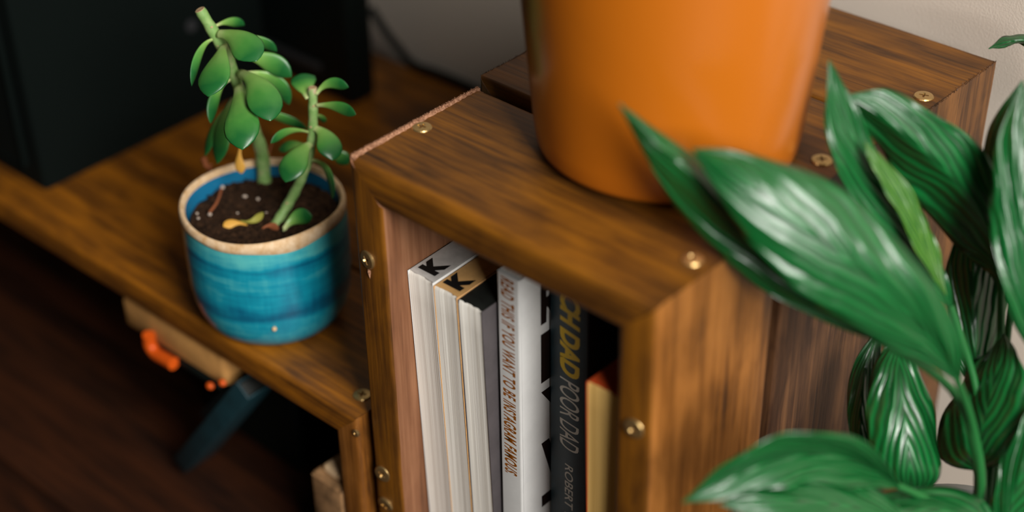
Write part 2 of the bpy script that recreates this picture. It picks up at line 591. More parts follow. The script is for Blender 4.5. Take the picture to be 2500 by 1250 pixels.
# ------------------------------------------------------------------ low bench on the left
bench = thing('low_bench', 'low brown wooden bench carrying the blue plant pot and black boxes', 'bench', (-.31, .13, FLOOR_Z))
BT, BL = .0165, .62
by = [(-.004, .0900), (.0868, .0900), (.1776, .0980)]
for k, (y0, w_) in enumerate(by):
    plank(bench, M['wood_bench'], (-BL - .0062, y0, BENCH_Z), (1, 0, 0), (0, 1, 0), BL, w_, BT, 1, 1, r=.003 if k == 0 else .0008, name='top_plank')
    plank(bench, M['wood_side'], (-.0062, y0, BENCH_Z), (0, 0, -1), (0, 1, 0), BENCH_Z - FLOOR_Z, w_, BT, 1, 0, r=.003 if k == 0 else .0008, name='side_plank')
    plank(bench, M['wood_dark'], (-BL - .0062, y0, FLOOR_Z), (0, 0, 1), (0, 1, 0), BENCH_Z - FLOOR_Z, w_, BT, 0, 1, r=.002, name='side_plank')
screw(bench, on(884, 965, 2, BENCH_Z), (0, 0, 1), .5)
screw(bench, on(868, 1058, 1, -.0045), (0, -1, 0), .5).scale = (.45, .45, .45)

# things under the bench
bx = thing('card_box', 'flat beige cardboard box tucked under the front edge of the bench', 'box', (-.154, .05, -.189))
bm = bmesh.new(); rbox(bm, (-.2035, -.002, -.1885), (-.1130, .10, -.1685), .004); finish('box_body', bm, M['beige'], bx)
bm = bmesh.new(); rbox(bm, (-.2030, .004, -.1683), (-.1135, .10, -.1670), .003); finish('box_lid', bm, M['beige'], bx)
tr = thing('black_tray', 'thin black tray with orange corner clips below the beige box', 'tray', (-.15, .04, -.1935))
bm = bmesh.new(); rbox(bm, (-.188, -.003, -.1930), (-.1190, .04, -.1888), .002); finish('tray_body', bm, M['black_plastic'], tr)
bm = bmesh.new()
cpts = [on(x, y, 1, -.006) for x, y in ((364, 818), (366, 840), (380, 862), (400, 874), (424, 888))]
tube(bm, [tuple(q) for q in catmull([tuple(p) for p in cpts], 12)], .0038, 10); finish('orange_clip', bm, M['orange_clip'], tr)
for x, y in ((513, 942), (543, 934)):
    bm = bmesh.new(); bmesh.ops.create_icosphere(bm, subdivisions=2, radius=.0026, matrix=Matrix.Translation(on(x, y, 1, -.006)) @ Matrix.Diagonal((1, .8, .8, 1)))
    finish('orange_clip', bm, M['orange_clip'], tr)
st = thing('storage_box', 'black storage box deep in the shadow under the bench', 'box', (-.155, .09, FLOOR_Z))
bm = bmesh.new(); rbox(bm, (-.205, .045, FLOOR_Z + .0003), (-.118, .14, -.1955), .004); finish('box_body', bm, M['black_plastic'], st)
bm = bmesh.new(); rbox(bm, (-.206, .044, -.1953), (-.117, .141, -.1933), .004); finish('box_lid', bm, M['black_plastic'], st)

def leaning_book(name, label, top, bot, thick, depth, y0, side=1):
    """slim book leaning sideways: spine towards the front"""
    top, bot = Vector((top[0], 0, top[1])), Vector((bot[0], 0, bot[1]))
    d = (top - bot); ln = d.length; d.normalize()
    mw = Matrix((Vector((d.z, 0, -d.x)), Vector((0, 1, 0)), d)).transposed().to_4x4()
    mw.translation = bot + Vector((0, y0, 0))
    t = thing(name, label, 'book', bot + Vector((0, y0, 0)))
    bm = bmesh.new(); rbox(bm, (.0015, .002, .002), (thick - .0015, depth, ln - .002), .0005); finish('page_block', bm, M['edge_black'], t, mw)
    for a, b_ in ((0, .0013), (thick - .0013, thick)):
        bm = bmesh.new(); rbox(bm, (a, .0016, 0), (b_, depth + .002, ln), .0004); finish('cover', bm, M['teal'], t, mw)
    bm = bmesh.new(); rbox(bm, (0, 0, 0), (thick, .0016, ln), .0006); finish('spine', bm, M['teal'], t, mw)
    return t
leaning_book('leaning_book', 'longer dark teal book leaning sideways under the bench', (-.1015, -.1765), (-.1745, -.2720), .0115, .020, -.004)
leaning_book('leaning_book', 'shorter dark teal book leaning behind the longer teal one under the bench', (-.1250, -.1975), (-.158, -.2360), .009, .014, .008)

bk = thing('wood_block', 'pale chipped wooden block standing under the right end of the bench', 'block', (-.035, .02, FLOOR_Z))
bm = bmesh.new()
rbox(bm, (-.047, -.004, FLOOR_Z + .0003), (-.0225, .045, -.2075), .002)
for v_ in bm.verts:
    if v_.co.z > -.22: v_.co += Vector((0, 0, random.uniform(-.002, .001)))
finish('block_body', bm, M['block'], bk)
bm = bmesh.new(); rbox(bm, (-.043, .001, -.2090), (-.029, .03, -.2040), .002); finish('block_cap', bm, M['clay'], bk)

# ------------------------------------------------------------------ black things on the bench
sp = thing('speaker_box', 'large black cloth covered box at the left end of the bench', 'speaker', (-.42, .11, BENCH_Z))
bm = bmesh.new(); rbox(bm, (-.545, .0200, BENCH_Z + .0003), (-.3005, .198, BENCH_Z + .30), .003, 5); finish('cabinet', bm, M['black_cloth'], sp)
bm = bmesh.new(); rbox(bm, (-.535, .0182, BENCH_Z + .012), (-.3140, .0202, BENCH_Z + .29), .004); finish('front_grille', bm, M['black_cloth'], sp)
bm = bmesh.new()
c_ = Matrix.Translation((-.3004, .1406, -.0855)) @ Matrix.Rotation(math.pi / 2, 4, 'Y')
bmesh.ops.create_cone(bm, cap_ends=True, segments=20, radius1=.0042, radius2=.0038, depth=.0016, matrix=c_); finish('button', bm, M['grey_plastic'], sp)

mo = thing('flat_panel', 'black upright flat panel standing near the wall behind the succulent', 'monitor', (-.36, .222, BENCH_Z))
bm = bmesh.new(); rbox(bm, (-.56, .2115, BENCH_Z + .0005), (-.2352, .2340, BENCH_Z + .32), .005, 5); finish('panel_body', bm, M['black_plastic'], mo)
bm = bmesh.new(); rbox(bm, (-.40, .2103, -.1335), (-.2635, .2117, -.1275), .0006); finish('grey_strip', bm, M['grey_plastic'], mo)  # thin strip of lighter grey low across the panel front
bm = bmesh.new()
cp = [on(905, 20, 1, .262), on(940, 75, 1, .266), on(975, 120, 1, .270), on(1010, 158, 2, -.1465), on(1060, 176, 2, -.1465), on(1120, 201, 2, -.1465), on(1190, 232, 2, -.1465)]
tube(bm, [Vector(q) for q in catmull([tuple(p) for p in cp], 40)], .0030, 8)
cbl = finish('power_cable', bm, M['black_plastic']); tag(cbl, 'black cable running down the wall behind the flat panel', 'cable')

# ------------------------------------------------------------------ orange pot
OP = Vector((.0970, .1015, .0024))
op = thing('flower_pot', 'large glossy orange flower pot standing on the crate', 'flower pot', OP)
bm = bmesh.new()
k_ = lambda z: .0580 + .090 * z
prof = [(.0005, .0), (.050, .0), (.0555, .0006), (.0572, .0018), (.0581, .0042)] + [(k_(z), z) for z in (.012, .03, .05, .07, .09, .105)]
prof += [(k_(.105) + .003, .1055), (k_(.105) + .0040, .109), (k_(.125) + .004, .125), (k_(.125) + .003, .1275), (k_(.125) + .001, .1278), (k_(.125) - .001, .126), (.0640, .10), (.058, .03), (.054, .008), (.0005, .008)]
lathe(bm, prof, 128)
finish('pot_body', bm, M['orange'], op, Matrix.Translation(OP), angle=50)
bm = bmesh.new()
rings = [[(r * math.cos(a), r * math.sin(a), .108 + noise.noise(Vector((r * 90 * math.cos(a), r * 90 * math.sin(a), 3))) * .003) for a in [2 * math.pi * k / 60 for k in range(60)]]
         for r in (.0008, .012, .024, .036, .048, .058, .0640)]
loft(bm, rings, cap=False)
so = finish('soil', bm, M['soil'], op, Matrix.Translation(OP)); so['kind'] = 'stuff'

# ------------------------------------------------------------------ blue pot with soil
BP = Vector((-.1049, .0307, BENCH_Z + .0004))
PM = Matrix.Translation(BP) @ Matrix.Diagonal((.975, .975, 1.09, 1))
bp = thing('ceramic_pot', 'small turquoise glazed ceramic pot with a bare clay rim', 'plant pot', BP)
def wob(a, z):
    return 1 + .010 * math.sin(2 * a + .6) + .006 * math.sin(3 * a + 1.3) + .0025 * math.sin(z * 700 + a)
def zr(a):   # uneven rim height
    return .0008 * math.sin(a * 2 + 1) + .0006 * math.sin(a * 3 + 2)
def zb(a):   # lower limit of the bare band
    return .0590 + .0008 * math.sin(a * 3 + .4) + .0005 * math.sin(a * 7 + 1)
N = 128
bm = bmesh.new()
lathe(bm, [(.0005, .0012), (.028, .0008), (.031, 0), (.0345, .0012), (.0376, .0045), (.0402, .0095), (.0420, .016), (.0430, .024), (.0433, .0275), (.0431, .031), (.0434, .038), (.0435, .046), (.0432, .054), (.0430, .060)], N, wob)
finish('pot_body', bm, M['glaze'], bp, PM, angle=60)
bm = bmesh.new()
rings = []
for q in range(8):
    ring = []
    for k in range(N):
        a = 2 * math.pi * k / N
        wv = wob(a, .06)
        r, z = [(.0426, zb(a) - .0006), (.0434, zb(a)), (.0435, .0620 + zr(a)), (.0430, .0640 + zr(a)), (.0421, .0647 + zr(a)), (.0411, .0644 + zr(a)), (.0404, .0632 + zr(a)), (.0400, .0615 + zr(a))][q]
        ring.append((r * wv * math.cos(a), r * wv * math.sin(a), z))
    rings.append(ring)
loft(bm, rings, cap=False)
finish('rim', bm, M['clay'], bp, PM, angle=60)
bm = bmesh.new()
lathe(bm, [(.0404, .0622), (.0397, .0600), (.0394, .054), (.0390, .048), (.038, .040)], N, lambda a, z: wob(a, .06))
finish('inner_glaze', bm, M['glaze_in'], bp, PM)
SOILZ = .0550
bm = bmesh.new()
rings = []
for r in [.0006] + [.0030 * i for i in range(1, 13)] + [.0388]:
    ring = []
    for k in range(72):
        a = 2 * math.pi * k / 72
        x, y = r * math.cos(a), r * math.sin(a)
        h = noise.noise(Vector((x * 140, y * 140, 1))) * .0016 + noise.noise(Vector((x * 420, y * 420, 5))) * .0014 + noise.noise(Vector((x * 900, y * 900, 9))) * .0008
        ring.append((x, y, SOILZ + h + .0014 * (1 - (r / .04) ** 2)))
    rings.append(ring)
loft(bm, rings, cap=False)
soil = finish('soil', bm, M['soil'], bp, PM, angle=30); soil['kind'] = 'stuff'
SZ = BP.z + SOILZ * 1.09 + .001
# crumbs of soil and white perlite
bm = bmesh.new()
for _ in range(420):
    a, r = random.random() * 6.283, .0375 * math.sqrt(random.random())
    s = random.uniform(.0004, .0012)
    bmesh.ops.create_icosphere(bm, subdivisions=1, radius=s, matrix=Matrix.Translation((r * math.cos(a), r * math.sin(a), SOILZ + random.uniform(0, .0016))) @ Matrix.Diagonal((1, random.uniform(.6, 1.3), .8, 1)))
cr = finish('soil_crumbs', bm, M['soil'], bp, PM, smooth=False); cr['kind'] = 'stuff'
for x, y, s in ((543, 457, .0013), (598, 480, .0016), (512, 523, .0013), (481, 521, .0008), (484, 533, .0009), (630, 486, .0011), (580, 520, .0007), (650, 520, .0008)):
    bm = bmesh.new()
    bmesh.ops.create_icosphere(bm, subdivisions=2, radius=s * .8, matrix=Matrix.Translation(on(x, y, 2, SZ + .0012)) @ Matrix.Diagonal((1.1, .9, .8, 1)))
    for v_ in bm.verts: v_.co += Vector((random.uniform(-1, 1), random.uniform(-1, 1), random.uniform(-1, 1))) * s * .15
    finish('perlite', bm, M['perlite'] if s > .001 else M['perlite'], soil)
# small bare dot in the glaze low on the front
bm = bmesh.new()
dot = at(670, 803, .8265)
best = None
for s in range(780, 920):
    q = at(670, 803, s / 1000)
    rr = math.hypot(q.x - BP.x, q.y - BP.y)
    if rr < .0412: best = q; break
bmesh.ops.create_icosphere(bm, subdivisions=2, radius=.0013, matrix=Matrix.Translation(best or dot))
finish('glaze_pinhole', bm, M['dry_red'] if False else M['clay'], bp)

# ------------------------------------------------------------------ succulents
def frame_side(t, roll, vd):
    s = t.cross(vd)
    if s.length < 1e-4: s = t.cross(Vector((0, 0, 1)))
    s.normalize()
    return Matrix.Rotation(roll, 3, t) @ s

def succ_leaf(parent, p0, p1, p2, w, roll=0.0, thick=.26, mat=None, fold=.14, name='leaf', prof=None, group_tip=True):
    """fleshy spoon-shaped leaf along the curve p0-p1-p2, w = full width in metres"""
    p0, p1, p2 = Vector(p0), Vector(p1), Vector(p2)
    prof = prof or [(0, .26), (.15, .30), (.3, .46), (.45, .70), (.6, .92), (.72, 1.0), (.82, .92), (.90, .68), (.96, .36), (1, .02)]
    n = 22
    bm = bmesh.new()
    rings, alongs = [], []
    for i in range(n + 1):
        t = i / n
        t = 1 - (1 - t) ** 1.35
        p = p0 * (1 - t) ** 2 + p1 * 2 * t * (1 - t) + p2 * t * t
        tg = ((p1 - p0) * (1 - t) + (p2 - p1) * t).normalized()
        for (a, wa), (b_, wb) in zip(prof, prof[1:]):
            if a <= t <= b_:
                f = (t - a) / (b_ - a); f = f * f * (3 - 2 * f) if False else f
                ww = wa + (wb - wa) * f
        s = frame_side(tg, roll, VIEW)
        u = s.cross(tg).normalized()
        hw = w * ww / 2
        ht = max(w * thick * (.55 if t < .2 else .5) * min(1, .35 + ww), .0002) * .5
        ht = min(ht, hw * .9) if t < .25 else ht * (1 - t ** 6 * .7)
        ring = []
        for k in range(14):
            a = 2 * math.pi * k / 14
            ca, sa = math.cos(a), math.sin(a)
            x = math.copysign(abs(ca) ** .9, ca) * hw
            z = math.copysign(abs(sa) ** .9, sa) * ht * (1.0 if sa > 0 else 1.25)
            z += fold * (abs(x) / max(hw, 1e-6)) ** 1.6 * hw
            ring.append(p + s * x + u * z)
        rings.append(ring); alongs.append(t)
    vr = loft(bm, rings)
    bmesh.ops.recalc_face_normals(bm, faces=bm.faces[:])
    me = bpy.data.meshes.new(name)
    bm.verts.index_update()
    order = {}
    for r_, t in zip(vr, alongs):
        for v_ in r_: order[v_.index] = t
    bm.to_mesh(me); bm.free()
    at_ = me.attributes.new('along', 'FLOAT', 'POINT')
    for i, v_ in enumerate(me.vertices): at_.data[i].value = order[i]
    me.polygons.foreach_set('use_smooth', [True] * len(me.polygons))
    return link_mesh(name, me, mat or M['succ'], parent)

def px_leaf(parent, a, b_, c_, wpx, roll=0, **kw):
    w = wpx * (a[2] + c_[2]) / 2 / FPX
    return succ_leaf(parent, at(*a), at(*b_), at(*c_), w, roll, **kw)

def stem(parent, pts, radii, base):
    P = [Vector(q) for q in catmull([tuple(base)] + [tuple(at(*p)) for p in pts[1:]], 36)]
    R_ = [r[0] for r in catmull([(r,) for r in radii], 36)]
    R_ = [r * (1 + .07 * math.sin(i * 1.9)) for i, r in enumerate(R_)]
    bm = bmesh.new(); tube(bm, P, R_, 14)
    s_ = finish('stem', bm, M['succ_stem'], parent)
    d = (P[-1] - P[-2]).normalized()
    bm = bmesh.new(); tube(bm, [P[-1] - d * .0005, P[-1] + d * .0002, P[-1] + d * .0005, P[-1] + d * .00015], [R_[-1] * .98, R_[-1] * .95, R_[-1] * .7, R_[-1] * .4], 12)
    finish('cut_end', bm, M['stem_end'], s_)
    for i in (8, 15, 22, 27, 31):
        a = random.uniform(-1, 1)
        q = P[i] - VIEW * R_[i] * .9 + Vector((a, a, 0)) * R_[i] * .35
        bm = bmesh.new(); bmesh.ops.create_icosphere(bm, subdivisions=2, radius=.0007, matrix=Matrix.Translation(q) @ Matrix.Diagonal((1.2, 1.2, .7, 1)))
        finish('leaf_scar', bm, M['stem_end'], s_)
    return s_

def soil_pt(x, y, z=SZ - .002):
    q = on(x, y, 2, z)
    d = Vector((q.x - BP.x, q.y - BP.y))
    if d.length > .033: d *= .033 / d.length
    return Vector((BP.x + d.x, BP.y + d.y, z))
base1 = soil_pt(646, 432)
tall = thing('succulent_plant', 'taller leaning succulent with drooping leaves in the blue pot', 'succulent', base1, 'succulents in the blue pot')
stem(tall, [(646, 436, .870), (640, 380, .862), (622, 320, .845), (598, 258, .828), (576, 195, .815), (553, 135, .805), (522, 80, .797), (488, 24, .790)],
     [.0036, .0036, .0032, .0030, .0029, .0029, .0030, .0027], base1)
px_leaf(tall, (526, 64, .800), (560, 44, .812), (597, 62, .822), 26, .5)
px_leaf(tall, (572, 84, .806), (630, 92, .812), (676, 126, .815), 40, .9)
px_leaf(tall, (530, 82, .795), (590, 78, .782), (626, 150, .776), 82, -.25)
px_leaf(tall, (590, 140, .812), (640, 130, .815), (712, 188, .818), 58, .5)
px_leaf(tall, (526, 96, .798), (486, 96, .792), (468, 210, .788), 34, -1.15)
px_leaf(tall, (545, 112, .798), (530, 140, .778), (508, 236, .772), 86, .35)
px_leaf(tall, (596, 182, .815), (670, 170, .825), (706, 256, .828), 56, .7)
px_leaf(tall, (584, 178, .806), (640, 190, .785), (660, 296, .778), 88, -.3)
px_leaf(tall, (562, 196, .812), (524, 205, .808), (514, 302, .806), 40, -1.0)
px_leaf(tall, (570, 240, .822), (540, 280, .822), (530, 400, .826), 66, .7)
px_leaf(tall, (556, 262, .828), (520, 290, .830), (500, 382, .832), 44, .9)
px_leaf(tall, (580, 212, .808), (586, 250, .780), (592, 366, .776), 90, .05)
px_leaf(tall, (600, 262, .832), (660, 275, .838), (752, 316, .842), 36, .9)
px_leaf(tall, (664, 350, .866), (654, 372, .866), (648, 404, .868), 16, .9, mat=M['dry_red'])

base2 = soil_pt(668, 556)
short = thing('succulent_plant', 'shorter upright succulent with spoon leaves at the right of the blue pot', 'succulent', base2, 'succulents in the blue pot')
stem(short, [(668, 560, .846), (700, 505, .838), (735, 438, .830), (757, 370, .824), (764, 300, .818), (763, 214, .810)],
     [.0027, .0027, .0025, .0024, .0024, .0023], base2)
px_leaf(short, (752, 240, .812), (742, 215, .816), (738, 180, .822), 64, .1, prof=[(0, .2), (.3, .35), (.55, .75), (.75, 1), (.9, .95), (.97, .6), (1, .3)])
px_leaf(short, (772, 232, .810), (795, 190, .806), (851, 213, .802), 36, .75)
px_leaf(short, (770, 258, .812), (815, 252, .806), (869, 280, .800), 34, .55)
px_leaf(short, (770, 280, .820), (785, 282, .826), (790, 300, .830), 22, .5)
px_leaf(short, (758, 325, .820), (705, 305, .812), (661, 350, .806), 28, -.9)
px_leaf(short, (752, 356, .828), (715, 345, .836), (680, 366, .840), 34, .6)
px_leaf(short, (766, 312, .818), (805, 320, .812), (812, 392, .808), 66, -.45)
px_leaf(short, (762, 350, .822), (726, 360, .808), (697, 445, .804), 72, .3)
px_leaf(short, (758, 392, .826), (808, 392, .822), (812, 486, .822), 36, 1.0, prof=[(0, .3), (.25, .5), (.5, .9), (.7, 1), (.88, .8), (.96, .45), (1, .08)])
px_leaf(short, (800, 372, .836), (825, 372, .838), (850, 402, .840), 40, .4)

# fallen leaves lying on the soil and hanging under the tall plant
def fallen(name, label, cat, a, b_, c_, w, mat, roll=.3, thick=.2, z=SZ + .0018):
    pts = [on(x, y, 2, z + dz) for x, y, dz in (a, b_, c_)]
    cen = sum(pts, Vector()) / 3
    t = thing(name, label, cat, cen)
    succ_leaf(t, pts[0], pts[1], pts[2], w, roll, thick, mat, name='blade')
    bm = bmesh.new(); tube(bm, [pts[0] + (pts[0] - pts[1]).normalized() * .0012, pts[0] + (pts[1] - pts[0]) * .1], [.0004, .0006], 8)
    finish('stalk', bm, mat, t)
    return t
fallen('dry_leaf', 'yellow dry leaf lying flat at the front of the soil', 'leaf', (598, 548, 0), (570, 538, .001), (545, 553, 0), .0050, M['dry'])
fallen('dry_leaf', 'curled olive dry leaf lying near the middle of the soil', 'leaf', (590, 540, 0), (622, 548, .0015), (643, 518, .002), .0040, new_mat('olive_dry_leaf', lin('8f8a3a'), .6, .3)[0])
fallen('dry_leaf', 'small rusty orange dry leaf beside the foot of the short succulent', 'leaf', (645, 555, 0), (660, 546, .001), (680, 560, 0), .0042, M['dry_red'])
fallen('fallen_leaf', 'green fallen leaf resting against the front rim of the blue pot', 'leaf', (694, 560, .0005), (715, 525, .004), (762, 528, .006), .0095, M['succ'], .5)
yl = thing('dry_leaf', 'upright yellow dry leaf under the taller succulent', 'leaf', at(586, 424, .842))
px_leaf(yl, (586, 362, .838), (580, 395, .838), (590, 424, .842), 27, .2, mat=M['dry'], name='blade')
bm = bmesh.new(); tube(bm, [at(587, 352, .838), at(586, 366, .838)], .0006, 8); finish('stalk', bm, M['dry'], yl)
tw = thing('dry_twig', 'thin rusty twig lying over the back rim of the blue pot', 'twig', at(510, 410, .852))
bm = bmesh.new(); tube(bm, [Vector(q) for q in catmull([tuple(at(*p)) for p in ((497, 388, .868), (503, 402, .866), (516, 418, .872), (526, 438, .876))], 14)], [.0016, .0019, .0016, .0012, .0018, .0013, .0015, .0011, .0014, .001, .0012, .001, .0009, .0006], 8)
finish('twig_stem', bm, M['dry_red'], tw)
bm = bmesh.new(); tube(bm, [at(506, 404, .866), at(518, 402, .864)], [.0009, .0004], 8); finish('side_shoot', bm, M['dry_red'], tw)
bm = bmesh.new(); tube(bm, [Vector(q) for q in catmull([tuple(on(x, y, 2, SZ + .0016)) for x, y in ((540, 462), (535, 480), (527, 498), (512, 518))], 14)], .0007, 8)
tg_ = finish('root_thread', bm, M['dry_red']); tag(tg_, 'thin brown root thread on the soil left of centre', 'twig')
# ------------------------------------------------------------------ books
def text_mesh(body, width, height, shear=0.0, bold=0.0, spacing=1.0):
    """flat lettering fitted to width x height, origin at its lower left"""
    cu = bpy.data.curves.new('lettering', 'FONT')
    cu.body = body
    cu.size = 1
    cu.shear = shear
    cu.offset = bold
    cu.space_character = spacing
    cu.resolution_u = 4
    o = bpy.data.objects.new('lettering', cu)
    C.objects.link(o)
    bpy.context.view_layer.update()
    dg = bpy.context.evaluated_depsgraph_get()
    me = bpy.data.meshes.new_from_object(o.evaluated_get(dg))
    bpy.data.objects.remove(o)
    bpy.data.curves.remove(cu)
    xs = [v_.co.x for v_ in me.vertices]; ys_ = [v_.co.y for v_ in me.vertices]
    x0, x1, y0, y1 = min(xs), max(xs), min(ys_), max(ys_)
    for v_ in me.vertices:
        v_.co.x = (v_.co.x - x0) / (x1 - x0) * width
        v_.co.y = (v_.co.y - y0) / (y1 - y0) * height
        v_.co.z = 0
    me.materials.clear()
    return me

def lettering(name, parent, body, origin, ex, ey, width, height, mat, base=None, **kw):
    me = text_mesh(body, width, height, **kw)
    ex, ey = Vector(ex), Vector(ey)
    mw = Matrix((ex, ey, ex.cross(ey))).transposed().to_4x4()
    mw.translation = Vector(origin)
    return link_mesh(name, me, mat, parent, (base @ mw) if base else mw)

BZ = -.2658
def book(label, x, y, w, d, h, tilt, pg, cov_l, cov_r, spine_front, spine_mat, edge=None, cv=.0006, group='books in the crate', grow=0):
    mw = Matrix.Translation((x, y, BZ)) @ Matrix.Rotation(math.radians(tilt), 4, 'X')
    t = thing('book', label, 'book', (x, y, BZ), group)
    o0, o1 = (.0008, 0) if spine_front else (0, .0008)
    # page block, fore-edge slightly hollow and corners worn
    bm = bmesh.new()
    rings = []
    nx = 14
    for z in [0, .002] + [h * i / 14 for i in range(1, 14)] + [h - .0022, h - .0008, h - .0003]:
        e = 0 if z < h - .002 else (z - (h - .002)) * .45
        ring = []
        for i in range(nx + 1):
            u = i / nx
            yy = o0 + e + (.0004 * math.sin(u * math.pi) if not spine_front else 0) + noise.noise(Vector((x * 90 + u * 9, z * 8, w * 99))) * .00018
            ring.append((cv + (w - 2 * cv) * u, yy, z))
        ring += [(w - cv, d - o1, z), (cv, d - o1, z)]
        rings.append(ring)
    loft(bm, rings)
    pb = finish('page_block', bm, pg, t, mw, angle=30)
    for nm, a, b_, mt_ in (('cover', 0, cv * .92, cov_l), ('cover', w - cv * .92, w, cov_r)):
        bm = bmesh.new(); rbox(bm, (a, -.0002 if not spine_front else .0006, 0), (b_, d, h), .00025, 2); finish(nm, bm, mt_, t, mw)
    bm = bmesh.new()
    if spine_front:
        loft(bm, [[(px_, py_, z) for px_, py_ in rrect(0, w, 0, .0011 + grow, .0005 + grow * .5, 4)] for z in (0, h * .25, h * .5, h * .75, h)])
    else:
        rbox(bm, (0, d - .0006, 0), (w, d + .0006, h), .0004, 2)
    finish('spine', bm, spine_mat, t, mw)
    if edge:
        bm = bmesh.new()
        loft(bm, [[(cv + (w - 2 * cv) * i / 10, .0008 + o0 + noise.noise(Vector((i * .7, x * 77, 0))) * .0005 + (.0004 * math.sin(i / 10 * math.pi)), z) for i in range(11)] +
                  [(w - cv, d - .001, z), (cv, d - .001, z)] for z in (h - .0006, h + .0001)])
        finish('top_edge', bm, edge, t, mw, smooth=False)
    return t, mw

T = 1.9
KH = .2085
k1, m1 = book('thick paperback with silver top edge and black letter, against the left crate side', .0195, .0196, .0161, .135, KH, T, M['pages'], M['cover_white'], M['cover_white'], False, M['cover_white'], M['edge_grey'])
k2, m2 = book('thick paperback with gold top edge and black letter, second from the left', .0357, .0196, .0148, .135, KH - .0012, T, M['pages'], M['cover_tan'], M['cover_tan'], False, M['cover_tan'], M['edge_gold'])
k3, m3 = book('paperback with black top edge and charcoal cover, third from the left', .0506, .0198, .0148, .135, KH - .0020, T, M['pages'], M['cover_grey'], M['cover_grey'], False, M['cover_black'], M['edge_black'])
for kk, mm, hh, w_ in ((k1, m1, KH, .0161), (k2, m2, KH - .0012, .0148)):
    lettering('letter', kk, 'K', (w_ * .5 + .0052, .0042, hh + .00025), (0, 1, 0), (-1, 0, 0), .0108, .0108, M['ink'], base=mm, bold=.075)

# white book with its spine to the front
RX, RY, RW, RH = .0672, .0210, .0131, .2255
k4, m4 = book('white paperback with copper lettering on its spine, beside the charcoal book', RX, RY, RW, .135, RH, 0, M['pages'], M['cover_white'], M['cover_white'], True, M['cover_white'], grow=.0012)
a_, b_ = on(1236, 678, 1, RY), on(1250, 1160, 1, RY)
hx = .0078
xm = (a_.x + b_.x) / 2
words = 'READ THIS IF YOU WANT TO BE INSTAGRAM FAMOUS.'
lettering('spine_lettering', k4, words, (RX + RW / 2 - hx / 2 - .0002, RY - .00006, a_.z), (0, 0, -1), (1, 0, 0), a_.z - b_.z, hx, M['foil'], shear=.2, bold=.03, spacing=1.15)
for ln_, ya, yb_, wd in (('READ THIS', 690, 791, .095), ('IF', 813, 932, .034), ('YOU', 952, 1056, .060), ('WANT', 1078, 1190, .085), ('TO BE', 1206, 1318, .085)):
    za, zb_ = on(1328, ya, 0, RX + RW).z, on(1328, yb_, 0, RX + RW).z
    lettering('cover_lettering', k4, ln_, (RX + RW + .00006, .0352, zb_), (0, 1, 0), (0, 0, 1), wd, za - zb_, M['ink_brown'], bold=.05)

# dark navy book
DX, DY, DW, DH = .0820, .0395, .0225, .2220
k5, m5 = book('dark navy paperback with yellow and white lettering on its spine', DX, DY, DW, .120, DH, 0, M['pages_cream'], M['cover_navy'], M['cover_navy'], True, M['cover_navy'], grow=.0006)
fy = DY - .00006
def spine_text(body, ya, yb_, xa, xb, mat, **kw):
    za, zb_ = on(1392, ya, 1, DY).z, on(1392, yb_, 1, DY).z
    lettering('spine_lettering', k5, body, (xa, fy, za), (0, 0, -1), (1, 0, 0), za - zb_, xb - xa, mat, **kw)
xa, xb = on(1367, 850, 1, DY).x, on(1416, 850, 1, DY).x
spine_text('RICH DAD', 672, 921, xa, xb, M['yellow'], shear=.2, bold=.045, spacing=.95)
spine_text('POOR DAD', 930, 1101, xa, xb, M['white_ink'], shear=.2, bold=.004, spacing=.95)
xa, xb = on(1379, 1180, 1, DY).x, on(1399, 1180, 1, DY).x
spine_text('ROBERT T. KIYOSAKI', 1137, 1400, xa, xb, M['white_ink'], shear=.12, bold=.008)

# short book at the right with cream pages and red top
CX = .1312
k6, m6 = book('short book with yellowed pages and red top edge, beside the right crate side', CX, .0095, .0190, .115, .2065, 1.0, M['pages_cream'], M['edge_red'], M['edge_red'], False, M['edge_red'], M['edge_red'])

# ------------------------------------------------------------------ peace lily in the right foreground
crown = Vector((.262, .118, -.150))
lp = thing('planter', 'grey planter holding the peace lily beside the crate', 'planter', (.262, .118, FLOOR_Z))
bm = bmesh.new()
lathe(bm, [(.0005, .0), (.036, .0), (.040, .002), (.046, .06), (.0495, .110), (.0515, .1105), (.0520, .122), (.0510, .1230), (.0485, .1225), (.046, .105), (.040, .01), (.0005, .01)], 72)
finish('pot_body', bm, M['planter'], lp, Matrix.Translation((.262, .118, FLOOR_Z + .0003)), angle=40)
bm = bmesh.new()
loft(bm, [[(r * math.cos(a), r * math.sin(a), .108 + noise.noise(Vector((r * 120 * math.cos(a), r * 120 * math.sin(a), 7))) * .003) for a in [2 * math.pi * k / 48 for k in range(48)]] for r in (.0008, .012, .024, .036, .0462)], cap=False)
s_ = finish('soil', bm, M['soil'], lp, Matrix.Translation((.262, .118, FLOOR_Z))); s_['kind'] = 'stuff'

plant = thing('peace_lily', 'peace lily with large glossy green leaves in the right foreground', 'plant', crown + Vector((0, 0, -.025)))

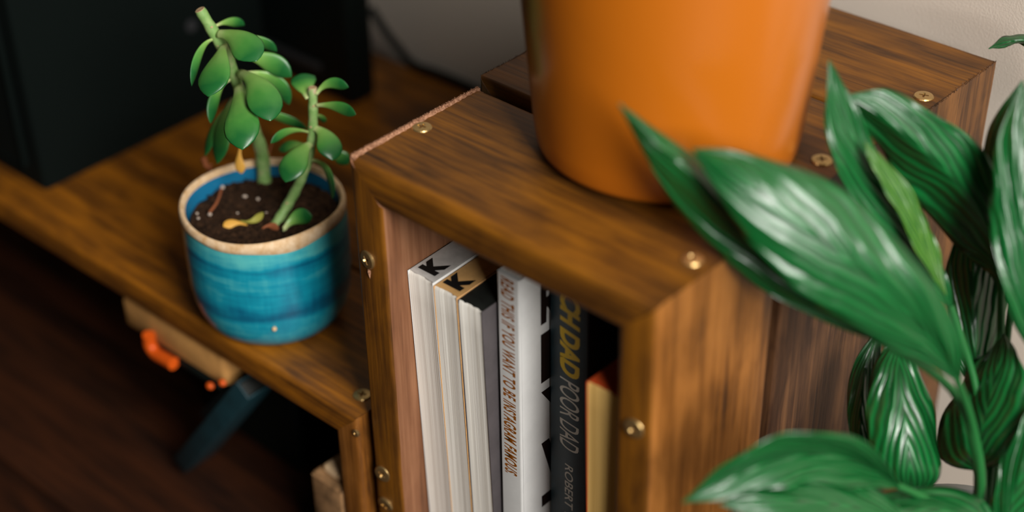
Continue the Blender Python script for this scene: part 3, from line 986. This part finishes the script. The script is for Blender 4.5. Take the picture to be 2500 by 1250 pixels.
def lily_leaf(mid, left, right, mat=None, bulge=0.0, stalk=None, wave=.0009, nacr=8, nal=34, droop=0.0):
    """blade from base-to-tip stations; mid/left/right are (px, py, distance) curves with the same ends"""
    A = catmull([tuple(at(*p)) for p in mid], nal)
    Lc = catmull([tuple(at(*p)) for p in left], nal)
    Rc = catmull([tuple(at(*p)) for p in right], nal)
    bm = bmesh.new()
    uvl = bm.loops.layers.uv.new('UVMap')
    rows, uvs = [], {}
    ph = random.random() * 6
    for i in range(nal):
        a, l, r = Vector(A[i]), Vector(Lc[i]), Vector(Rc[i])
        t = i / (nal - 1)
        nrm = (r - l).cross(Vector(A[min(i + 1, nal - 1)]) - Vector(A[max(i - 1, 0)]))
        nrm = nrm.normalized() if nrm.length > 1e-9 else -VIEW
        if nrm.dot(VIEW) > 0: nrm = -nrm
        row = []
        for k in range(-nacr, nacr + 1):
            u = k / nacr
            p = a.lerp(l, -u) if u < 0 else a.lerp(r, u)
            hw = ((l - a).length if u < 0 else (r - a).length)
            p = p + nrm * (bulge * hw * math.sin(abs(u) * math.pi) + wave * math.sin(abs(u) * 11 - t * 15 + ph) * min(1, hw / .01) * abs(u) ** .5 + wave * 1.2 * math.sin(t * 21 + u * 2 + ph) * u * u * min(1, hw / .01))
            v_ = bm.verts.new(p)
            uvs[v_] = (u, t)
            row.append(v_)
        rows.append(row)
    for ra, rb in zip(rows, rows[1:]):
        for k in range(2 * nacr):
            f = bm.faces.new((ra[k], ra[k + 1], rb[k + 1], rb[k]))
            for lpz in f.loops: lpz[uvl].uv = uvs[lpz.vert]
    me = bpy.data.meshes.new('leaf')
    bm.to_mesh(me); bm.free()
    me.polygons.foreach_set('use_smooth', [True] * len(me.polygons))
    o = link_mesh('leaf', me, mat or M['lily'], plant)
    sd = o.modifiers.new('thickness', 'SOLIDIFY'); sd.thickness = .0005; sd.offset = 0
    # midrib
    bm = bmesh.new()
    tube(bm, [Vector(q) + VIEW * .0007 for q in A[:-2]], [.0008 * (1 - .8 * i / nal) for i in range(nal - 2)], 8)
    finish('midrib', bm, M['petiole'], o)
    if stalk:
        P = [Vector(q) for q in catmull([tuple(Vector(A[1]))] + [tuple(at(*p)) if len(p) == 3 and p[0] > 10 else tuple(p) for p in stalk], 20)]
        bm = bmesh.new(); tube(bm, P, [.0014 + .0012 * i / 19 for i in range(20)], 10)
        finish('stalk', bm, M['petiole'], plant)
    return o

cr_ = lambda dx=0, dy=0: tuple(crown + Vector((dx, dy, -.026)))
# long leaf reaching furthest left, seen past the big blade
lily_leaf([(2150, 835, .655), (1990, 730, .645), (1850, 600, .638), (1720, 450, .630), (1600, 345, .622), (1510, 252, .615)],
          [(2150, 835, .655), (1960, 765, .652), (1790, 650, .644), (1650, 505, .642), (1570, 370, .630), (1510, 252, .615)],
          [(2150, 835, .655), (2040, 690, .662), (1900, 540, .655), (1780, 440, .645), (1650, 350, .630), (1510, 252, .615)], stalk=[(2330, 960, .672), (2390, 1180, .70), cr_(-.004, .0)])
# the big bright blade
lily_leaf([(2344, 935, .652), (2262, 815, .640), (2165, 715, .628), (2030, 605, .618), (1890, 495, .612), (1780, 415, .613), (1688, 362, .618)],
          [(2344, 935, .652), (2225, 868, .645), (2095, 808, .634), (1960, 722, .624), (1850, 612, .617), (1755, 480, .616), (1688, 362, .618)],
          [(2344, 935, .652), (2350, 840, .640), (2285, 705, .632), (2170, 565, .626), (2030, 445, .622), (1850, 378, .620), (1688, 362, .618)], bulge=.06, stalk=[(2375, 1040, .68), (2395, 1200, .70), cr_(.002, -.002)])
# upright leaf with yellow-green margin behind the big blade
lily_leaf([(2330, 760, .70), (2240, 610, .690), (2150, 460, .680), (2080, 330, .672), (2040, 225, .666), (2024, 146, .662)],
          [(2330, 760, .70), (2180, 620, .684), (2090, 500, .676), (2030, 380, .668), (2016, 250, .663), (2024, 146, .662)],
          [(2330, 760, .70), (2300, 640, .695), (2250, 520, .686), (2150, 380, .678), (2085, 250, .670), (2024, 146, .662)], mat=M['lily'], stalk=[(2385, 960, .712), (2400, 1180, .715), cr_(0, .006)])
lily_leaf([(2310, 720, 0.686), (2275, 640, 0.682), (2235, 545, 0.676), (2185, 460, 0.671), (2140, 395, 0.667), (2110, 345, 0.665)],
          [(2310, 720, 0.686), (2250, 640, 0.679), (2205, 545, 0.673), (2160, 465, 0.668), (2125, 400, 0.666), (2110, 345, 0.665)],
          [(2310, 720, 0.686), (2296, 640, 0.686), (2268, 545, 0.681), (2215, 450, 0.675), (2160, 390, 0.670), (2110, 345, 0.665)], mat=M['lily_young'])
# dark broad leaf to its right
lily_leaf([(2445, 690, .705), (2420, 570, .695), (2340, 450, .684), (2250, 365, .677), (2150, 285, .672), (2064, 232, .670)],
          [(2445, 690, .705), (2360, 625, .712), (2270, 530, .706), (2190, 430, .698), (2120, 325, .686), (2064, 232, .670)],
          [(2445, 690, .705), (2460, 520, .688), (2405, 370, .680), (2300, 290, .674), (2170, 222, .670), (2064, 232, .670)], bulge=-.05, stalk=[(2440, 900, .712), (2415, 1150, .715), cr_(.004, .004)])
# pale leaf leaving the frame at the right
lily_leaf([(2560, 930, .690), (2525, 780, .672), (2505, 620, .662), (2500, 460, .656), (2505, 320, .655), (2512, 185, .658)],
          [(2560, 930, .690), (2478, 790, .672), (2430, 650, .666), (2420, 470, .662), (2436, 330, .660), (2512, 185, .658)],
          [(2560, 930, .690), (2620, 780, .685), (2630, 620, .680), (2620, 460, .676), (2590, 310, .668), (2512, 185, .658)], stalk=[(2480, 1120, .71), cr_(.010, .002)])
lily_leaf([(2470, 760, .715), (2450, 620, .705), (2440, 500, .698), (2445, 380, .694), (2465, 280, .692), (2496, 195, .692)],
          [(2470, 760, .715), (2405, 640, .712), (2385, 510, .708), (2402, 360, .703), (2440, 268, .698), (2496, 195, .692)],
          [(2470, 760, .715), (2520, 620, .712), (2530, 500, .708), (2515, 380, .703), (2500, 280, .698), (2496, 195, .692)], stalk=[(2440, 1000, .715), cr_(.006, .006)])
# shaded leaf pointing up at the right, its edge browned
lily_leaf([(2382, 1150, .712), (2390, 1090, .705), (2405, 1020, .702), (2422, 950, .702), (2438, 880, .704), (2450, 814, .708)],
          [(2382, 1150, .712), (2292, 1118, .728), (2308, 1010, .728), (2352, 925, .724), (2402, 865, .718), (2450, 814, .708)],
          [(2382, 1150, .712), (2470, 1120, .692), (2512, 1020, .688), (2512, 940, .690), (2490, 870, .698), (2450, 814, .708)], bulge=.04, stalk=[(2392, 1230, .715), cr_(.0, .003)])
# dark blade filling the heart of the plant
lily_leaf([(2405, 1000, .725), (2385, 900, .722), (2375, 780, .718), (2375, 660, .714), (2385, 560, .712), (2400, 480, .712)],
          [(2405, 1000, .725), (2345, 900, .728), (2318, 780, .726), (2310, 660, .722), (2340, 560, .718), (2400, 480, .712)],
          [(2405, 1000, .725), (2440, 900, .728), (2455, 780, .726), (2458, 660, .722), (2440, 560, .718), (2400, 480, .712)], stalk=[(2405, 1180, .722), cr_(.002, .010)])
# right bottom leaf with bright fold
lily_leaf([(2440, 1330, .70), (2462, 1250, .690), (2485, 1180, .683), (2512, 1110, .680), (2545, 1040, .680), (2590, 960, .684)],
          [(2440, 1330, .70), (2418, 1250, .695), (2432, 1165, .690), (2462, 1085, .687), (2505, 1005, .685), (2590, 960, .684)],
          [(2440, 1330, .70), (2530, 1270, .70), (2570, 1200, .70), (2600, 1120, .698), (2610, 1040, .694), (2590, 960, .684)], stalk=[cr_(.012, -.004)])
# two hanging glossy leaves below the big blade
lily_leaf([(2188, 815, .722), (2195, 900, .712), (2205, 990, .706), (2215, 1070, .703), (2222, 1150, .704), (2225, 1222, .708)],
          [(2188, 815, .722), (2140, 880, .716), (2116, 970, .712), (2118, 1060, .710), (2150, 1150, .709), (2225, 1222, .708)],
          [(2188, 815, .722), (2240, 885, .718), (2272, 985, .716), (2292, 1085, .716), (2290, 1170, .713), (2225, 1222, .708)], bulge=.12, wave=.0010)
lily_leaf([(2150, 800, .735), (2118, 880, .730), (2104, 960, .727), (2100, 1030, .726), (2106, 1090, .727), (2125, 1140, .729)],
          [(2150, 800, .735), (2092, 870, .735), (2071, 950, .734), (2069, 1020, .733), (2085, 1085, .731), (2125, 1140, .729)],
          [(2150, 800, .735), (2150, 880, .735), (2140, 960, .734), (2140, 1030, .733), (2140, 1090, .731), (2125, 1140, .729)], mat=M['lily'])
# low leaves at the bottom
lily_leaf([(2200, 1190, .668), (2090, 1125, .655), (1980, 1110, .645), (1870, 1130, .638), (1760, 1180, .632), (1664, 1228, .630)],
          [(2200, 1190, .668), (2085, 1195, .648), (1990, 1180, .640), (1890, 1190, .634), (1780, 1215, .631), (1664, 1228, .630)],
          [(2200, 1190, .668), (2125, 1090, .638), (2000, 1052, .622), (1880, 1072, .618), (1760, 1140, .622), (1664, 1228, .630)], bulge=.05, stalk=[(2320, 1265, .69), cr_(-.006, -.004)])
lily_leaf([(2230, 1290, .665), (2120, 1245, .650), (2010, 1228, .640), (1910, 1222, .633), (1830, 1224, .629), (1756, 1232, .628)],
          [(2230, 1290, .665), (2100, 1320, .650), (2000, 1310, .640), (1910, 1290, .633), (1830, 1262, .630), (1756, 1232, .628)],
          [(2230, 1290, .665), (2160, 1205, .662), (2050, 1155, .655), (1930, 1160, .646), (1830, 1190, .637), (1756, 1232, .628)], bulge=.05, stalk=[(2330, 1330, .69), cr_(-.006, -.008)])
lily_leaf([(2440, 1320, .690), (2360, 1262, .676), (2280, 1242, .668), (2190, 1248, .662), (2110, 1275, .660), (2040, 1320, .660)],
          [(2440, 1320, .690), (2360, 1330, .672), (2280, 1325, .663), (2190, 1325, .658), (2110, 1325, .658), (2040, 1320, .660)],
          [(2440, 1320, .690), (2400, 1215, .690), (2290, 1190, .685), (2180, 1200, .678), (2100, 1240, .670), (2040, 1320, .660)], stalk=[cr_(.002, -.010)])
# dark leaf against the wall at the upper right
lily_leaf([(2600, 160, .745), (2560, 120, .742), (2530, 103, .741), (2495, 97, .741), (2455, 104, .742), (2414, 119, .744)],
          [(2600, 160, .745), (2560, 140, .752), (2525, 118, .752), (2495, 107, .752), (2455, 112, .750), (2414, 119, .744)],
          [(2600, 160, .745), (2575, 110, .748), (2540, 90, .748), (2480, 86, .748), (2445, 94, .746), (2414, 119, .744)], stalk=[(2640, 500, .74), (2540, 1000, .725), cr_(.012, .010)])
